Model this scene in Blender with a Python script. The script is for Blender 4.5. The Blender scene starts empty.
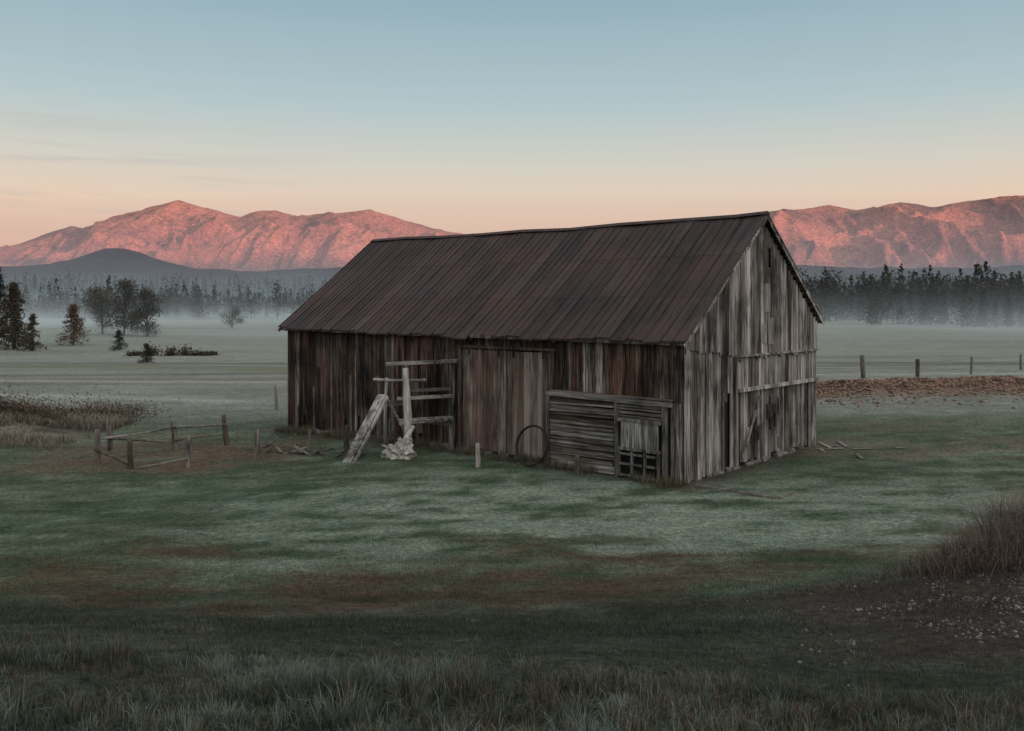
import bpy, math, random, bmesh
import numpy as np
from mathutils import Vector, Matrix
random.seed(7); rng=np.random.default_rng(11)
scene=bpy.context.scene
try:
    scene.view_settings.view_transform='Standard'; scene.view_settings.look='None'; scene.view_settings.exposure=0
except Exception: pass

# ---------------- numpy noise ----------------
def _h(i,j,s):
    n=(i*374761393+j*668265263+s*1274126177)&0xffffffff
    n=((n^(n>>13))*1274126177)&0xffffffff
    return ((n^(n>>16))&0xffff)/65535.0
def vnoise(x,y,s=0):
    x=np.asarray(x,float);y=np.asarray(y,float)
    i=np.floor(x).astype(np.int64);j=np.floor(y).astype(np.int64)
    fx=x-i;fy=y-j
    fx=fx*fx*(3-2*fx);fy=fy*fy*(3-2*fy)
    a=_h(i,j,s);b=_h(i+1,j,s);c=_h(i,j+1,s);d=_h(i+1,j+1,s)
    return a+(b-a)*fx+(c-a)*fy+(a-b-c+d)*fx*fy
def fbm(x,y,o=4,s=0):
    r=0;a=.5;t=0
    for k in range(o):
        r=r+a*vnoise(x*2**k+k*17.3,y*2**k-k*9.1,s+k);t+=a;a*=.5
    return r/t
def ridged(x,y,o=5,s=0):
    r=0;a=.5;t=0
    for k in range(o):
        n=1-abs(2*vnoise(x*2**k+k*7.7,y*2**k+k*3.1,s+k)-1)
        r=r+a*n*n;t+=a;a*=.5
    return r/t
def ss(a,b,x):
    t=np.clip((np.asarray(x,float)-a)/(b-a),0,1);return t*t*(3-2*t)

def terrain(X,Y):
    X=np.asarray(X,float);Y=np.asarray(Y,float)
    Yc=np.maximum(Y,-3)
    k=1.4
    z=3.7/16*k*np.logaddexp(0,(16-Yc)/k)
    z=z+.95*np.exp(-((X-9.5)/4)**2-((Y-13)/3.5)**2)
    z=z+.35*np.exp(-((X+7)/5)**2-((Y-9)/3)**2)
    z=z-.35*ss(3,12,-X)*ss(18,28,Y)
    z=z-2.7*ss(45,140,Y)
    z=z+(fbm(X*.35,Y*.35,3,3)-.5)*.2*(1-.7*ss(30,60,Y))*(1-.8*ss(20,26,Y)*(1-ss(42,46,Y))*ss(-14,-10,X)*(1-ss(14,18,X)))
    pile=ss(15.5,20,X)*np.exp(-((Y-53-.1*(X-25))/4.5)**2)
    z=z+pile*(.35+.7*fbm(X*.5,Y*.5,3,9))
    bank=ss(17.5,22,-X)*(1-ss(34,40,-X))*np.exp(-((Y-40)/4.5)**2)
    z=z+bank*(.15+.5*fbm(X*.4,Y*.4,3,5))
    z=z+26*ss(750,1300,Y)*(.6+.8*fbm(X*.0015,Y*.002,3,21))
    z=z+(fbm(X*.02,Y*.02,2,31)-.5)*.9*ss(70,140,Y)
    return z
def tz(x,y): return float(terrain(x,y))

# ---------------- material helpers ----------------
def new_mat(name):
    m=bpy.data.materials.new(name);m.use_nodes=True
    nt=m.node_tree
    b=nt.nodes.get('Principled BSDF')
    return m,nt,b
def N(nt,t,**k):
    return nt.nodes.new(t)
def ramp(nt,fac,stops):
    r=nt.nodes.new('ShaderNodeValToRGB')
    e=r.color_ramp.elements
    while len(e)<len(stops): e.new(.5)
    for i,(p,c) in enumerate(stops):
        e[i].position=p
        if not isinstance(c,(tuple,list)): c=(c,c,c)
        e[i].color=(*c,1)
    if fac is not None: nt.links.new(fac,r.inputs[0])
    return r
def mixc(nt,f,a,b,mode='MIX'):
    m=nt.nodes.new('ShaderNodeMix');m.data_type='RGBA';m.blend_type=mode
    def setp(i,v):
        if isinstance(v,bpy.types.NodeSocket): nt.links.new(v,m.inputs[i])
        elif isinstance(v,(tuple,list)): m.inputs[i].default_value=(*v,1)
        else: m.inputs[i].default_value=v
    setp(0,f);setp(6,a);setp(7,b)
    return m.outputs[2]
def math_(nt,op,a,b=None,c=None):
    m=nt.nodes.new('ShaderNodeMath');m.operation=op
    for i,v in enumerate((a,b,c)):
        if v is None: continue
        if isinstance(v,bpy.types.NodeSocket): nt.links.new(v,m.inputs[i])
        else: m.inputs[i].default_value=v
    return m.outputs[0]
def noise(nt,vec,scale,detail=4,rough=.55,dist=0):
    n=nt.nodes.new('ShaderNodeTexNoise')
    n.inputs['Scale'].default_value=scale;n.inputs['Detail'].default_value=detail
    n.inputs['Roughness'].default_value=rough;n.inputs['Distortion'].default_value=dist
    if vec is not None: nt.links.new(vec,n.inputs['Vector'])
    return n.outputs[0]
def mapping(nt,vec,scale=(1,1,1)):
    m=nt.nodes.new('ShaderNodeMapping');m.inputs['Scale'].default_value=scale
    nt.links.new(vec,m.inputs['Vector']);return m.outputs[0]
def bump(nt,b,h,strength,dist):
    m=nt.nodes.new('ShaderNodeBump');m.inputs['Strength'].default_value=strength
    m.inputs['Distance'].default_value=dist
    nt.links.new(h,m.inputs['Height']);nt.links.new(m.outputs[0],b.inputs['Normal'])
def spec(b,v):
    if 'Specular IOR Level' in b.inputs: b.inputs['Specular IOR Level'].default_value=v

def wood_mat(name,vertical=True,dark=(.012,.009,.008),brown=(.095,.052,.036),grey=(.24,.21,.19),gmix=.5,gain=1.0,dlo=.30,dhi=.60,stain=.7):
    m,nt,b=new_mat(name)
    tc=N(nt,'ShaderNodeTexCoord');at=N(nt,'ShaderNodeVertexColor');at.layer_name='tone'
    sep=N(nt,'ShaderNodeSeparateColor');nt.links.new(at.outputs[0],sep.inputs[0])
    off=math_(nt,'MULTIPLY',sep.outputs[2],40)
    va=N(nt,'ShaderNodeVectorMath');va.operation='ADD'
    cb=N(nt,'ShaderNodeCombineXYZ')
    for i in range(3): nt.links.new(off,cb.inputs[i])
    nt.links.new(tc.outputs['Object'],va.inputs[0]);nt.links.new(cb.outputs[0],va.inputs[1])
    mp=mapping(nt,va.outputs[0],(30,30,1.1) if vertical else (1.1,30,30))
    g=noise(nt,mp,1.0,5,.65,.4)
    mp2=mapping(nt,va.outputs[0],(5,5,.5) if vertical else (.6,5,5))
    g2=noise(nt,mp2,1.0,3,.6,.2)
    big=noise(nt,tc.outputs['Object'],.45,3,.6)
    base=mixc(nt,ramp(nt,math_(nt,'ADD',sep.outputs[1],math_(nt,'MULTIPLY',math_(nt,'SUBTRACT',g2,.5),1.6)),[(.5-gmix*.4,0),(1.02-gmix*.45,1)]).outputs[0],brown,grey)
    dk=ramp(nt,math_(nt,'ADD',g,math_(nt,'MULTIPLY',math_(nt,'SUBTRACT',big,.5),.9)),[(dlo,0),(dhi,1)]).outputs[0]
    c=mixc(nt,dk,dark,base)
    mp3=mapping(nt,va.outputs[0],(60,60,.8) if vertical else (.8,60,60))
    g3=noise(nt,mp3,1.0,3,.6,.2)
    c=mixc(nt,ramp(nt,g3,[(.58,0),(.70,.75)]).outputs[0],c,grey)
    # rain-blackened streaks running down over neighbouring boards
    st=noise(nt,mapping(nt,tc.outputs['Object'],(3.2,3.2,.28) if vertical else (.5,.5,6)),1.0,5,.7,.5)
    stm=ramp(nt,st,[(.40,1-stain),(.56,1)]).outputs[0]
    c=mixc(nt,1.0,c,stm,'MULTIPLY')
    tone=math_(nt,'MULTIPLY',math_(nt,'ADD',sep.outputs[0],.2),gain)
    cm=N(nt,'ShaderNodeCombineColor')
    for i in range(3): nt.links.new(tone,cm.inputs[i])
    c=mixc(nt,1.0,c,cm.outputs[0],'MULTIPLY')
    nt.links.new(c,b.inputs['Base Color']);b.inputs['Roughness'].default_value=.88;spec(b,.2)
    bump(nt,b,g,.7,.02)
    return m

# ---------------- mesh builder ----------------
class MB:
    def __init__(s): s.v=[];s.f=[];s.c=[]
    def hexa(s,p,col=None):
        col=col or (random.random(),random.random(),random.random())
        n=len(s.v);s.v+= [tuple(q) for q in p];s.c+=[col]*8
        s.f+=[tuple(n+i for i in q) for q in ((0,3,2,1),(4,5,6,7),(0,1,5,4),(1,2,6,5),(2,3,7,6),(3,0,4,7))]
    def box(s,x0,x1,y0,y1,z0,z1,col=None,rot=0):
        s.hexa([(x0,y0,z0),(x1,y0,z0),(x1,y1,z0),(x0,y1,z0),(x0+rot,y0,z1),(x1+rot,y0,z1),(x1+rot,y1,z1),(x0+rot,y1,z1)],col)
    def beam(s,a,b,w,t,col=None,up=(0,0,1)):
        a=Vector(a);b=Vector(b);d=(b-a).normalized();u=Vector(up)
        if abs(d.dot(u))>.95:u=Vector((0,1,0))
        sd=d.cross(u).normalized();u=sd.cross(d).normalized()
        sd*=w/2;u*=t/2
        s.hexa([a-sd-u,a+sd-u,b+sd-u,b-sd-u,a-sd+u,a+sd+u,b+sd+u,b-sd+u],col)
    def log(s,a,b,r0,r1,col=None,seg=9,rings=7,wob=.12,bend=0.0):
        col=col or (random.random(),random.random(),random.random())
        a=Vector(a);b=Vector(b);d=(b-a).normalized()
        u=d.orthogonal().normalized();w=d.cross(u)
        n=len(s.v);ph=random.random()*6
        for i in range(rings+1):
            t=i/rings;c=a.lerp(b,t)+u*bend*math.sin(t*3.1+ph)+w*bend*math.cos(t*4+ph)
            r=r0+(r1-r0)*t
            for k in range(seg):
                an=k/seg*2*math.pi;rr=r*(1+wob*math.sin(an*2+ph+t*3)+random.uniform(-wob,wob)*.6)
                s.v.append(tuple(c+u*math.cos(an)*rr+w*math.sin(an)*rr));s.c.append(col)
        for i in range(rings):
            for k in range(seg):
                k2=(k+1)%seg
                s.f.append((n+i*seg+k,n+i*seg+k2,n+(i+1)*seg+k2,n+(i+1)*seg+k))
        s.f.append(tuple(n+k for k in reversed(range(seg))));s.f.append(tuple(n+rings*seg+k for k in range(seg)))
    def obj(s,name,mat,parent=None,smooth=False):
        me=bpy.data.meshes.new(name);me.from_pydata(s.v,[],s.f)
        a=me.color_attributes.new('tone','FLOAT_COLOR','POINT')
        arr=np.ones((len(s.v),4),np.float32);arr[:,:3]=np.array(s.c)
        a.data.foreach_set('color',arr.ravel())
        me.materials.append(mat)
        if smooth: me.polygons.foreach_set('use_smooth',[True]*len(me.polygons))
        me.update()
        o=bpy.data.objects.new(name,me);scene.collection.objects.link(o)
        if parent:o.parent=parent
        return o
def tri_mesh(name,V,F,C,mat,parent=None,smooth=False):
    me=bpy.data.meshes.new(name)
    V=np.asarray(V,np.float32);F=np.asarray(F,np.int32);k=F.shape[1]
    me.vertices.add(len(V));me.vertices.foreach_set('co',V.ravel())
    me.loops.add(F.size);me.loops.foreach_set('vertex_index',F.ravel())
    me.polygons.add(len(F));me.polygons.foreach_set('loop_start',np.arange(0,F.size,k,dtype=np.int32))
    try: me.polygons.foreach_set('loop_total',np.full(len(F),k,np.int32))
    except Exception: pass
    if smooth: me.polygons.foreach_set('use_smooth',np.ones(len(F),bool))
    me.update(calc_edges=True)
    if C is not None:
        a=me.color_attributes.new('tone','FLOAT_COLOR','POINT')
        arr=np.ones((len(V),4),np.float32);arr[:,:3]=C
        a.data.foreach_set('color',arr.ravel())
    me.materials.append(mat)
    o=bpy.data.objects.new(name,me);scene.collection.objects.link(o)
    if parent:o.parent=parent
    return o
def attr_mat(name,rough=.9,gain=1.0,nscale=None,sp=.2):
    m,nt,b=new_mat(name)
    at=N(nt,'ShaderNodeVertexColor');at.layer_name='tone'
    c=at.outputs[0]
    if nscale:
        tc=N(nt,'ShaderNodeTexCoord')
        n=noise(nt,tc.outputs['Object'],nscale,5,.65)
        c=mixc(nt,1.0,c,ramp(nt,n,[(.3,.45),(.7,1.45)]).outputs[0],'MULTIPLY')
    nt.links.new(c,b.inputs['Base Color']);b.inputs['Roughness'].default_value=rough;spec(b,sp)
    return m

# ---------------- world ----------------
SUN_EL=math.radians(1.5);SUN_AZ=math.radians(40)
S=Vector((math.sin(SUN_AZ)*math.cos(SUN_EL),-math.cos(SUN_AZ)*math.cos(SUN_EL),math.sin(SUN_EL)))
w=bpy.data.worlds.new('World');scene.world=w;w.use_nodes=True
nt=w.node_tree;bg=nt.nodes['Background']
tc=N(nt,'ShaderNodeTexCoord');sp=N(nt,'ShaderNodeSeparateXYZ');nt.links.new(tc.outputs['Generated'],sp.inputs[0])
r=ramp(nt,sp.outputs[2],[(0,(.74,.42,.31)),(.05,(.82,.49,.35)),(.095,(.79,.57,.44)),(.145,(.63,.60,.53)),(.21,(.43,.54,.57)),(.33,(.265,.40,.475)),(.55,(.50,.57,.60)),(1,(.70,.73,.74))])  # overhead stops raised above the view as added fill for the shaded ground
mp=mapping(nt,tc.outputs['Generated'],(1.6,1.6,26))
cl=noise(nt,mp,2.2,5,.6,.3)
cf=ramp(nt,cl,[(.50,0),(.66,1)]).outputs[0]
band=ramp(nt,sp.outputs[2],[(.06,0),(.11,1),(.15,1),(.21,0)]).outputs[0]
left=math_(nt,'MULTIPLY',math_(nt,'SUBTRACT',math_(nt,'MULTIPLY',sp.outputs[0],-1),.15),3.0);lc=math_(nt,'MINIMUM',math_(nt,'MAXIMUM',left,0),1)
f=math_(nt,'MULTIPLY',math_(nt,'MULTIPLY',math_(nt,'MULTIPLY',cf,band),lc),.5)
c=mixc(nt,f,r.outputs[0],(.45,.42,.42))
sky=N(nt,'ShaderNodeTexSky');sky.sky_type='NISHITA';sky.sun_disc=False
sky.sun_elevation=SUN_EL;sky.sun_rotation=math.pi-SUN_AZ
sk=mixc(nt,1.0,sky.outputs[0],(.02,.02,.02),'MULTIPLY')
c=mixc(nt,1.0,c,sk,'ADD')
# brighter sunrise half of the sky (behind the viewpoint)
dt=N(nt,'ShaderNodeVectorMath');dt.operation='DOT_PRODUCT';nt.links.new(tc.outputs['Generated'],dt.inputs[0])
dt.inputs[1].default_value=(S.x*.96,S.y*.96,.28)
gl=math_(nt,'POWER',math_(nt,'MAXIMUM',dt.outputs['Value'],0),2)
cg=N(nt,'ShaderNodeCombineColor')
for i,k in enumerate((1.12,.95,.86)): nt.links.new(math_(nt,'MULTIPLY',gl,k),cg.inputs[i])
c=mixc(nt,1.0,c,cg.outputs[0],'ADD')
nt.links.new(c,bg.inputs[0]);bg.inputs[1].default_value=1.0

sl=bpy.data.lights.new('sun','SUN');sl.energy=5;sl.angle=math.radians(.5);sl.color=(1,.41,.35)
so=bpy.data.objects.new('sun',sl);scene.collection.objects.link(so);so.rotation_euler=S.to_track_quat('Z','Y').to_euler()
so.location=(0,-20,60)

cam=bpy.data.cameras.new('camera');co=bpy.data.objects.new('camera',cam);scene.collection.objects.link(co)
co.location=(0,0,5.4);co.rotation_euler=(math.radians(90),0,0)
cam.lens=31.4;cam.sensor_width=36;cam.shift_y=-.064;cam.clip_end=40000;cam.clip_start=.1
scene.camera=co

# ---------------- ground ----------------
def ground_col(X,Y):
    n1=fbm(X*.25,Y*.35,4,41);n2=fbm(X*.9,Y*1.3,4,43);n3=fbm(X*.07,Y*.12,3,47);n4=fbm(X*.5,Y*1.6,4,49);n5=fbm(X*1.6,Y*2.6,3,53)
    def L(a,b,t):
        t=np.asarray(t)[...,None];return a*(1-t)+b*t
    one=np.ones(X.shape+(3,))
    green=one*np.array([.056,.086,.050]);frost=one*np.array([.215,.255,.205]);olive=one*np.array([.095,.090,.054])
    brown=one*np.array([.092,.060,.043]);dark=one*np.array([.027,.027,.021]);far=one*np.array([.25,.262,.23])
    c=L(green,frost,ss(.38,.70,n1*.25+n4*.4+n5*.35)*.7)
    c=L(c,olive,ss(.42,.72,n3*.5+n2*.5)*.5)
    c=L(c,frost*1.1,ss(17.5,20.5,Y+2*(n1-.5)*3)*(1-ss(24.5,30,Y))*ss(.33,.58,n4*.55+n5*.45)*.68*ss(-10,-2,X))
    bm=ss(12.6,14.6,Y+4*(n4-.5))*(1-ss(16.8,20.5,Y+7*(n4-.5)-(X*.08)))*ss(.34,.58,n2*.45+n5*.3+n1*.25)
    c=L(c,brown,bm*.88*(1-ss(2,7,X)*.4))
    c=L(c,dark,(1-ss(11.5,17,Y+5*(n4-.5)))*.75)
    c=L(c,one*np.array([.06,.048,.042]),ss(2.5,5,X+2*(n2-.5))*ss(8.5,10,Y)*(1-ss(13.5,15.5,Y+2*(n1-.5)))*.8)
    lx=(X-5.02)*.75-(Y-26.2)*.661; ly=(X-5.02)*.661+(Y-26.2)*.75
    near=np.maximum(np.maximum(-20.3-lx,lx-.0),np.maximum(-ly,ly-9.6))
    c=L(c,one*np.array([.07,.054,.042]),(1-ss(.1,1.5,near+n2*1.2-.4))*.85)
    yard=ss(6.5,9,-X)*(1-ss(15,19,-X))*ss(28.5,30.5,Y)*(1-ss(35.5,38,Y+2*n1))
    c=L(c,one*np.array([.135,.090,.068]),yard*.9*ss(.28,.5,n2*.6+n5*.4))
    right=ss(9,12,X)*ss(29,31,Y)*(1-ss(33,36,Y))*ss(.35,.6,n2)
    c=L(c,one*np.array([.16,.135,.105]),right*.7)
    trk=np.exp(-((Y-(36.5+.12*(X-8)))/.5)**2)+np.exp(-((Y-(38.3+.12*(X-8)))/.5)**2)
    c=L(c,one*np.array([.13,.10,.075]),np.clip(trk,0,1)*ss(12,16,X)*.8*ss(.3,.55,n2))
    trl=np.exp(-((Y-(36.0+.15*(X+14)))/.45)**2)+np.exp(-((Y-(37.8+.15*(X+14)))/.45)**2)
    c=L(c,one*np.array([.15,.13,.10]),np.clip(trl,0,1)*ss(12,15,-X)*.7)
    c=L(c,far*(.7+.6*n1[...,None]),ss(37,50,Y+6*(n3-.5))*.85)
    c=L(c,olive*1.5,ss(.5,.68,fbm(X*.02,Y*.09,3,77))*ss(45,60,Y)*.6)
    tr=np.exp(-((Y-(66+.35*np.abs(X+20)*.3))/1.6)**2)+np.exp(-((Y-(50-.25*(X+12)))/1.0)**2)*ss(12,16,-X)
    tr=tr+ss(20,30,X)*np.exp(-((Y-(62+.0105*(X-18)**2))/1.3)**2)
    c=L(c,one*np.array([.38,.38,.36]),np.clip(tr,0,1)*.7)
    tr2=np.exp(-((Y-(78+.2*(X+30)))/2.5)**2)+np.exp(-((Y-(104-.1*X))/3.5)**2)
    c=L(c,one*np.array([.11,.118,.09]),np.clip(tr2,0,1)*.7)
    pile=ss(15.0,17.5,X+(n2-.5)*2)*np.exp(-((Y-53-.1*(X-25))/4.8)**4)
    c=L(c,L(one*np.array([.22,.135,.10]),one*np.array([.07,.05,.04]),ss(.35,.65,n2)),pile)
    bank=ss(17.5,19.5,-X)*(1-ss(36,42,-X))*np.exp(-((Y-40)/4.5)**4)
    c=L(c,L(one*np.array([.22,.185,.145]),one*np.array([.06,.05,.04]),ss(.4,.6,n2)),bank*.9)
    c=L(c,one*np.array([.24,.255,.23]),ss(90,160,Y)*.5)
    c=L(c,one*np.array([.05,.06,.05]),ss(380,450,Y))
    return c
nu,nv=620,760
u=np.linspace(-1,1,nu);xs=np.sign(u)*10*(np.exp(7*np.abs(u))-1)
v=np.linspace(-.86,1,nv);ys=14+np.sign(v)*9*(np.exp(6.95*np.abs(v))-1)
XX,YY=np.meshgrid(xs,ys)
ZZ=terrain(XX,YY)
V=np.stack([XX,YY,ZZ],-1).reshape(-1,3)
idx=np.arange(nu*nv).reshape(nv,nu)
F=np.stack([idx[:-1,:-1],idx[:-1,1:],idx[1:,1:],idx[1:,:-1]],-1).reshape(-1,4)
m,nt,b=new_mat('ground_grass')
at=N(nt,'ShaderNodeVertexColor');at.layer_name='tone'
tc=N(nt,'ShaderNodeTexCoord')
n1=noise(nt,tc.outputs['Object'],7,5,.8);n2=noise(nt,tc.outputs['Object'],45,2,.7);n3=noise(nt,mapping(nt,tc.outputs['Object'],(.6,1.2,1)),1.4,5,.7,.6)
c=mixc(nt,1.0,at.outputs[0],ramp(nt,n1,[(.30,.32),(.5,.95),(.70,1.8)]).outputs[0],'MULTIPLY')
c=mixc(nt,1.0,c,ramp(nt,n2,[(.3,.6),(.7,1.45)]).outputs[0],'MULTIPLY')
c=mixc(nt,1.0,c,ramp(nt,n3,[(.3,(.66,.68,.70)),(.7,(1.3,1.27,1.22))]).outputs[0],'MULTIPLY')
nt.links.new(c,b.inputs['Base Color']);b.inputs['Roughness'].default_value=.95;spec(b,.1)
bump(nt,b,math_(nt,'ADD',n1,math_(nt,'MULTIPLY',n2,.5)),.9,.08)
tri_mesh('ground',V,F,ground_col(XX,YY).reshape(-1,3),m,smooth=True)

# ---------------- grass blades ----------------
def blades(name,X,Y,H,W,col,mat,lean=.35,parent=None,Z=None,LX=None,LY=None):
    n=len(X);Z=terrain(X,Y)-.01 if Z is None else Z
    a=rng.uniform(0,2*np.pi,n);dx=np.cos(a);dy=np.sin(a)
    l=rng.uniform(0,lean,n)*H;la=rng.uniform(0,6.28,n);lx=np.cos(la)*l;ly=np.sin(la)*l
    if LX is not None: lx=lx*.6+LX*H;ly=ly*.6+LY*H;l=np.hypot(lx,ly)
    P=np.zeros((n,5,3))
    hw=W/2
    P[:,0]=np.stack([X-dx*hw,Y-dy*hw,Z],-1);P[:,1]=np.stack([X+dx*hw,Y+dy*hw,Z],-1)
    P[:,2]=np.stack([X+dx*hw*.75+lx*.35,Y+dy*hw*.75+ly*.35,Z+H*.6],-1);P[:,3]=np.stack([X-dx*hw*.75+lx*.35,Y-dy*hw*.75+ly*.35,Z+H*.6],-1)
    P[:,4]=np.stack([X+lx,Y+ly,Z+H*(1-.35*np.minimum(l/H,1.2))],-1)
    b=np.arange(n)[:,None]*5
    F=np.concatenate([b+np.array([[0,1,2]]),b+np.array([[0,2,3]]),b+np.array([[3,2,4]])],0)
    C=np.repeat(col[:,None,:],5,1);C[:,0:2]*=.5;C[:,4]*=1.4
    return tri_mesh(name,P.reshape(-1,3),F,C.reshape(-1,3),mat,parent)
gm=attr_mat('grass_blades',.8)
def lerpc(a,b,t): return np.array(a)*(1-t[:,None])+np.array(b)*t[:,None]
def scatter(n,x0,x1,y0,y1,thr=None,sc=1,seed=0):
    X=rng.uniform(x0,x1,n);Y=rng.uniform(y0,y1,n)
    if thr is not None:
        k=fbm(X*sc,Y*sc,3,seed);keep=rng.random(n)<ss(thr-.2,thr+.2,k);X=X[keep];Y=Y[keep]
    return X,Y
Xs=[];Ys=[];Hs=[];Cs=[];Ws=[];LXs=[];LYs=[]
def add(X,Y,H,C,Wd,lx=None,ly=None):
    Xs.append(X);Ys.append(Y);Hs.append(H);Cs.append(C);Ws.append(Wd)
    LXs.append(np.zeros(len(X)) if lx is None else lx);LYs.append(np.zeros(len(X)) if ly is None else ly)
nt_=4300
tx=rng.uniform(-8.5,8.5,nt_);ty=rng.uniform(5.3,12.6,nt_)
n=fbm(tx*.55,ty*.8,3,61);n7=fbm(tx*.3+9,ty*.5,2,68)
edge=1-ss(8.0,10.4,ty+3.5*(n-.5)+.30*np.maximum(tx-1,0))
keep=rng.random(nt_)<(.16+.84*edge);tx=tx[keep];ty=ty[keep];n=n[keep];edge=edge[keep];n7=n7[keep]
th=(.05+.30*edge*ss(.3,.75,n*.6+n7*.4))*rng.uniform(.4,1.4,len(tx));tr_=rng.uniform(.04,.15,len(tx))
tcx=np.clip(fbm(tx*.9,ty*1.1,3,62)*1.8-.40+rng.normal(0,.2,len(tx)),0,1);tb=rng.random(len(tx))<(.12+.45*ss(.4,.6,fbm(tx*.6,ty*.7,3,70))+.25*ss(0,5,tx))
nb=48
def rep(a): return np.repeat(a,nb)
ra=rng.uniform(0,6.28,len(tx)*nb);rr=np.abs(rng.normal(0,1,len(tx)*nb))
X=rep(tx)+np.cos(ra)*rr*rep(tr_);Y=rep(ty)+np.sin(ra)*rr*rep(tr_)
H=rep(th)*rng.uniform(.35,1.2,len(X));sp_=np.minimum(rr,2)*.4
CC_=lerpc((.026,.038,.022),(.215,.25,.215),np.clip(rep(tcx)+rng.normal(0,.15,len(X)),0,1))
bb=rep(tb)&(rng.random(len(X))<.7)|(rng.random(len(X))<.08)
CC_[bb]=lerpc((.055,.040,.026),(.20,.155,.11),rng.random(bb.sum())**1.3)
add(X,Y,H,CC_,rng.uniform(.003,.0065,len(X)),np.cos(ra)*sp_,np.sin(ra)*sp_)
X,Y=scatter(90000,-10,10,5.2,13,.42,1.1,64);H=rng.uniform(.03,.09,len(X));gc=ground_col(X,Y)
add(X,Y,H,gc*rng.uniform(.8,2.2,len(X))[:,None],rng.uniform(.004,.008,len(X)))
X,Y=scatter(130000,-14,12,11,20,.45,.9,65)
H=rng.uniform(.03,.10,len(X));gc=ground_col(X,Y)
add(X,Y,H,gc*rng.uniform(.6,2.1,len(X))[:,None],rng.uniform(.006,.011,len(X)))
X,Y=scatter(150000,-20,20,18,32,.45,.9,66)
lx=(X-5.02)*.75-(Y-26.2)*.661; ly=(X-5.02)*.661+(Y-26.2)*.75
k=~((lx<0)&(lx>-20)&(ly>0)&(ly<9.6));X=X[k];Y=Y[k]
H=rng.uniform(.02,.06,len(X));gc=ground_col(X,Y)
add(X,Y,H,gc*rng.uniform(.7,2.2,len(X))[:,None],rng.uniform(.008,.014,len(X)))
l=rng.uniform(-20,.2,16000);wv=-np.abs(rng.normal(.1,.45,16000))
X=5.02+l*.75+wv*.661;Y=26.2-l*.661+wv*.75
kk=rng.random(16000)<ss(.4,.6,fbm(X*1.5,Y*1.5,2,5));X=X[kk];Y=Y[kk]
add(X,Y,rng.uniform(.06,.40,len(X)),lerpc((.045,.05,.032),(.17,.14,.095),rng.random(len(X))),np.full(len(X),.012))
q=np.concatenate
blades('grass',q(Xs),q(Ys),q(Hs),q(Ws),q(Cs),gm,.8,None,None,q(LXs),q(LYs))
n=22000;cx=rng.choice([7.3,7.9,8.5,9.3,10.3,8.9,11.2],n);cy=rng.choice([14.0,14.9,13.5,14.4],n)
X=cx+rng.normal(0,.42,n);Y=cy+rng.normal(0,.42,n)
blades('dry_grass_bush',X,Y,rng.uniform(.25,1.3,n)*(.5+.5*ss(6.8,8.6,X))*(.55+1.0*fbm(X*2.5,Y*2.5,2,3)),np.full(n,.006),lerpc((.05,.038,.032),(.26,.195,.16),rng.random(n)**1.2),gm,1.3)
n=30000;X=rng.uniform(-38,-17.6,n);Y=40+rng.normal(0,3.0,n);nn=fbm(X*.6,Y*.6,3,8)
kk=rng.random(n)<ss(.35,.55,nn);X=X[kk];Y=Y[kk];nn=nn[kk]
blades('tall_dry_grass',X,Y,(.12+.5*ss(.35,.7,nn))*rng.uniform(.4,1.2,len(X)),np.full(len(X),.028),lerpc((.06,.048,.038),(.30,.26,.21),np.clip(nn*1.5-.35+rng.normal(0,.2,len(X)),0,1)),gm,.8)
def stones(name,X,Y,R,C,mat):
    base=np.array([[1,0,0],[-1,0,0],[0,1,0],[0,-1,0],[0,0,.7],[0,0,-.7]])
    F0=np.array([[0,2,4],[2,1,4],[1,3,4],[3,0,4],[2,0,5],[1,2,5],[3,1,5],[0,3,5]])
    n=len(X);a=rng.uniform(0,6.28,n)
    P=base[None]*rng.uniform(.6,1.3,(n,6,1))*R[:,None,None]
    ca,sa=np.cos(a)[:,None],np.sin(a)[:,None]
    x=P[:,:,0]*ca-P[:,:,1]*sa;y=P[:,:,0]*sa+P[:,:,1]*ca
    Z=terrain(X,Y)
    P=np.stack([x+X[:,None],y+Y[:,None],P[:,:,2]+Z[:,None]+R[:,None]*.12],-1)
    F=(np.arange(n)[:,None,None]*6+F0[None]).reshape(-1,3)
    return tri_mesh(name,P.reshape(-1,3),F,np.repeat(C[:,None],6,1).reshape(-1,3),mat)
sm=attr_mat('stone_mat',.9,nscale=30)
n=11000;X=rng.normal(7,2.2,n);Y=rng.normal(11.8,1.3,n);k=(X>3.0)&(rng.random(n)<ss(.40,.60,fbm(X*1.4,Y*1.4,3,19)));X=X[k];Y=Y[k]
stones('gravel',X,Y,.006+.032*rng.random(len(X))**2.2,lerpc((.04,.036,.032),(.26,.24,.23),rng.random(len(X))**1.8),sm)
n=12000;X=rng.uniform(15.5,48,n);Y=53+.1*(X-25)+rng.normal(0,2.6,n)
stones('wood_chip_pile',X,Y,rng.uniform(.03,.13,n),lerpc((.07,.05,.036),(.36,.22,.16),rng.random(n)**1.3),sm)

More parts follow.
